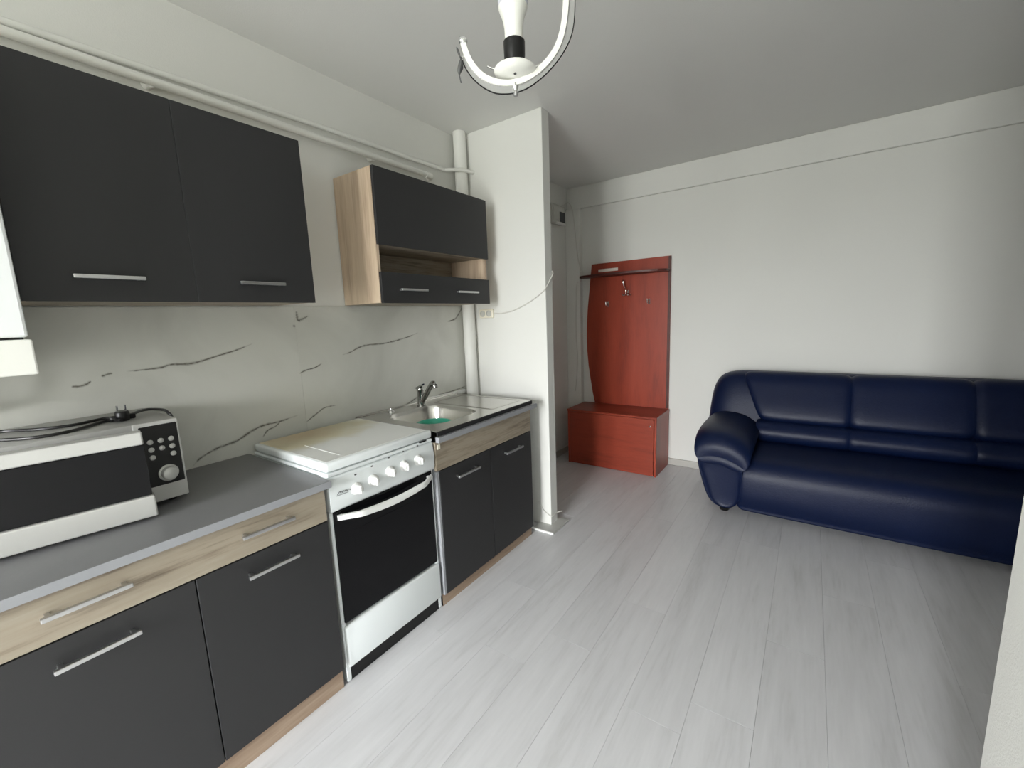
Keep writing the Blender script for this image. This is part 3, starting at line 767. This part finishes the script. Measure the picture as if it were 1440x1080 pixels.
# back shell (rounded end = wing beside the cushions)
wing = []
lp = smooth_path([(0, a, b) for a, b in [(3.775, .08), (3.79, .45), (3.785, .80), (3.75, .885), (3.68, .905), (3.60, .87), (3.545, .76), (3.50, .60), (3.46, .42), (3.46, .10)]], 3)
sec = []
for x, dz, dy in ((1.352, -.26, .06), (1.358, -.17, .05), (1.375, -.10, .035), (1.41, -.045, .015), (1.47, -.012, 0), (1.56, 0, 0), (1.70, 0, .01), (2.5, 0, .02), (3.30, 0, .01), (3.44, 0, 0), (3.53, -.012, 0), (3.59, -.045, .015), (3.625, -.10, .035), (3.642, -.17, .05), (3.648, -.26, .06)):
    q = []
    for p in lp:
        z = p.z if p.z < .5 else .5+(p.z-.5)*((.405+dz)/.405)
        q.append(Vector((x, p.y+dy if p.y < 3.7 else p.y, z)))
    sec.append(q)
o = obj('backrest', loft(sec), 'leather', t, True, 180); subsurf(o, 1)
# back cushions with a lumbar roll each
loopB = [(3.70, .47), (3.70, .80), (3.665, .895), (3.60, .905), (3.545, .86), (3.50, .77), (3.452, .66), (3.44, .60), (3.47, .565), (3.52, .555)]
loopL = [(3.62, .42), (3.62, .57), (3.52, .580), (3.43, .570), (3.385, .53), (3.375, .485), (3.40, .44), (3.48, .42)]
wx = [1.60, 2.22, 2.79, 3.40]
for a, b in zip(wx, wx[1:]):
    cushion('back_cushion', a-.012, b+.012, loopB, .07, (3.62, .70), slant=.42 if a == wx[0] else (-.42 if b == wx[-1] else 0))
    cushion('lumbar_cushion', a-.012+(.10 if a == wx[0] else 0), b+.012, loopL, .05)
# seat: one padded bench with a rolled front edge
loopS = [(3.55, .045), (3.60, .43), (3.45, .435), (3.25, .425), (3.10, .405), (3.03, .375), (2.992, .315), (2.984, .24), (2.990, .15), (3.012, .08), (3.04, .045), (3.30, .042)]
sx = [1.63, 2.49, 3.36]
cushion('seat_cushion', sx[0], sx[2], loopS, .05)
# arms: tapered drum with a padded top that rolls over the front
for sgn in (1, -1):
    mx = lambda x: x if sgn > 0 else (SXa+SXb)-x+.025
    sec = []
    #      y     outer-top x, inner x, z top
    for y, ins, zt_ in ((2.992, .035, .40), (2.975, .014, .43), (2.970, .0, .455), (2.985, -.012, .485), (3.05, -.016, .51), (3.30, -.016, .535), (3.60, -.012, .55), (3.74, 0, .55)):
        xo_t, xi, xo_b = 1.392+ins, 1.665-ins*.5, 1.490+ins
        lo = [(xo_b, .045), (1.445+ins, .16), (1.408+ins, .30), (xo_t, zt_-.10), (xo_t+.02, zt_-.03), (xo_t+.09, zt_), (xi-.06, zt_-.02), (xi, zt_-.09), (xi, .25), (xi-.01, .045)]
        sec.append([Vector((mx(x), y+(.03*(1-z/.45) if y < 3.02 else 0), z)) for x, z in lo])
    o = obj('arm', loft(sec), 'leather', t, True, 180); subsurf(o, 2)
    # pad
    sec = []
    for y, dz, w in ((2.945, -.155, .55), (2.930, -.120, .86), (2.938, -.075, .98), (2.972, -.030, 1.0), (3.03, .0, 1.03), (3.14, .018, 1.05), (3.32, .026, 1.04), (3.50, .03, 1.0), (3.62, .03, .92), (3.66, .02, .72)):
        cx_, hw = 1.545, .178*w
        tk = .048*min(1, w*1.05)
        zc = .535+dz
        # the pad drops towards the seat side
        pr = [(-1.0, -.55), (-.96, .10), (-.70, .78), (-.20, 1.05), (.35, .70), (.80, -.25), (1.0, -1.35), (.85, -1.9), (.45, -1.25), (-.1, -.60), (-.6, -.75), (-.9, -.95)]
        sec.append([Vector((mx(cx_+hw*a), y, zc+tk*b)) for a, b in pr])
    o = obj('arm_pad', loft(sec), 'leather', t, True, 180); subsurf(o, 2)
for x in (1.553, 3.44):
    for y in (3.09, 3.68): obj('foot', lathe((x, y, 0), (0, 0, 1), [(.026, 0), (.030, .006), (.032, .05), (.032, .06)], 16), 'black', t, True)

# ------------------------------------------------------------------ pendant lamp (ring with one bulb inside)
lc = Vector((1.4250, 0.8280, 1.9000))                     # middle of the white dish
nrm = Vector((math.cos(math.radians(-56.49)), math.sin(math.radians(-56.49)), 0))      # ring plane turned square to the camera
side = Vector((-nrm.y, nrm.x, 0))
t = thing('pendant_lamp', 'white open ring pendant lamp with one bare bulb above the kitchen', 'lamp', (lc.x, lc.y, 1.80))
def inring(l, off=0.0): return [lc+side*a+Vector((0, 0, b))+nrm*off for a, b in l]     # ring plane -> world
inner = inring([(-0.1076, 0.0518), (-0.1007, 0.0286), (-0.0881, 0.0058), (-0.0693, -0.0130), (-0.0461, -0.0246), (-0.0226, -0.0292), (-0.0029, -0.0289), (0.0210, -0.0235), (0.0489, -0.0084), (0.0728, 0.0117), (0.0889, 0.0328), (0.0990, 0.0557), (0.1052, 0.0804), (0.1085, 0.1042), (0.1098, 0.1228)])
outerE = inring([(-0.1119, 0.0380), (-0.1083, 0.0148), (-0.0939, -0.0100), (-0.0722, -0.0308), (-0.0490, -0.0437), (-0.0273, -0.0481), (0.0004, -0.0467), (0.0304, -0.0369), (0.0624, -0.0162), (0.0903, 0.0099), (0.1092, 0.0352), (0.1206, 0.0589), (0.1254, 0.0811), (0.1272, 0.1032), (0.1279, 0.1218)])
# complete the ring above: circle through the visible right side, back over the top to the stem
def pl2(p): d = p-lc; return d.dot(side), d.z
def fromp(s, z): return lc+side*s+Vector((0, 0, z))
is_, iz = pl2(inner[-1]); cs, cz_ = pl2(inner[5])[0]+.0, iz+.02
rad = abs(is_-cs)
sg = 1 if is_ > cs else -1
for k in range(1, 9):
    a = math.pi/2*k/8
    inner.append(fromp(cs+sg*rad*math.cos(a), cz_+rad*math.sin(a)))
    ro = abs(pl2(outerE[14])[0]-cs)
    outerE.append(fromp(cs+sg*ro*math.cos(a), cz_+ro*math.sin(a)))
ip = smooth_path(inner, 4); op = smooth_path(outerE, 4)
def band(path, w, dpt, off=0.0):
    secs = []
    for i, p in enumerate(path):
        tg = (path[min(i+1, len(path)-1)]-path[max(i-1, 0)]).normalized(); nn_ = tg.cross(nrm).normalized()
        secs.append([p+nn_*a*w+nrm*(b*dpt+off) for a, b in ((-.5, -.5), (.5, -.5), (.5, .5), (-.5, .5))])
    return loft(secs)
ringo = obj('ring', band(ip, .0115, .012), 'lampw', t, True, 40)
m0 = 3
secs = [[a*.80+b*.20+nrm*.002, b+nrm*.002, b-nrm*.004, a*.80+b*.20-nrm*.004] for a, b in zip(ip[m0:], op[m0:])]
obj('outer_band', loft(secs), 'lampg', ringo)
obj('rim', tube(op[m0:], .0022, 6), 'black', ringo, True)
topp = ip[-1]
obj('stem', tube([topp-Vector((0, 0, .005)), Vector((topp.x, topp.y, H-.03))], .006, 10), 'lampw', t, True)
obj('ceiling_rose', lathe((topp.x, topp.y, H), (0, 0, -1), [(.055, 0), (.055, .008), (.04, .025), (.012, .04), (0, .04)], 24), 'lampw', t, True, 50)
bp_ = ip[0]
obj('end_ball', lathe(bp_-Vector((0, 0, .003)), (0, 0, 1), [(.001, 0), (.0075, .003), (.0098, .009), (.0075, .015), (.001, .018)], 14), 'chrome', ringo, True, 180)
# screw clip with a leaf-shaped wing near the open end
cl = inring([(-0.1139, 0.0225)], .006)[0]
cp_ = obj('clip', tube([inring([(-0.1065, 0.0298)])[0], cl], .003, 8), 'chrome', ringo, True)
for pts in ([(-0.1212, 0.0427), (-0.1171, 0.0303), (-0.1134, 0.0196)], [(-0.1134, 0.0196), (-0.1146, 0.0056), (-0.1183, -0.0084), (-0.1154, -0.0263)]):
    q = inring(pts, .008)
    sp = smooth_path(q, 5); nseg = len(sp)
    big = len(pts) == 4
    obj('wing', tube(sp, .002, 8, None, [(.0012+(.0045 if big else .0014)*max(0, math.sin(math.pi*min(1, i/(nseg-1)*1.35)))) for i in range(nseg)]), 'print', cp_, True)
dc = lc-Vector((0, 0, .009))                # middle of the dish
dish = obj('dish', lathe(dc, (0, 0, 1), [(0, -.012), (.012, -.012), (.032, -.006), (.043, .0), (.045, .004), (.043, .007), (.030, .003), (0, .001)], 32), 'lampw', t, True, 60)
obj('screw', lathe(dc+nrm*.018-Vector((0, 0, .0105)), (0, 0, -1), [(.003, -.002), (.003, .0012), (0, .0014)], 10), 'print', dish)
obj('finial', lathe((lc.x, lc.y, dc.z-.047), (0, 0, 1), [(.001, 0), (.005, .002), (.005, .010), (.0035, .012), (.0065, .016), (.0065, .026), (.0045, .03), (.0045, .036)], 14), 'alu', dish, True, 50)
sock = obj('socket', lathe((lc.x, lc.y, dc.z+.006), (0, 0, 1), [(.018, 0), (.019, .010), (.0222, .024), (.0228, .053), (.021, .0545), (0, .0545)], 24), 'black', t, True, 50)
for s_ in (-1, 1):
    obj('spring_clip', tube([dc+side*s_*.03+Vector((0, 0, .004)), dc+side*s_*.058+Vector((0, 0, .016))], .002, 6), 'chrome', dish, True)
bz = dc.z+.0605
bulb = thing('light_bulb', 'unlit white bulb screwed into the ring pendant', 'bulb', (lc.x, lc.y, bz))
obj('bulb_base', lathe((lc.x, lc.y, bz), (0, 0, 1), [(.017, 0), (.019, .004), (.0195, .025), (.023, .042), (.0300, .060), (.0305, .064), (0, .064)], 28), 'lampw', bulb, True, 50)
obj('bulb_dome', lathe((lc.x, lc.y, bz+.064), (0, 0, 1), [(.0302, 0), (.0315, .010), (.030, .022), (.025, .034), (.014, .043), (0, .046)], 28), 'bulbglass', bulb, True, 180)
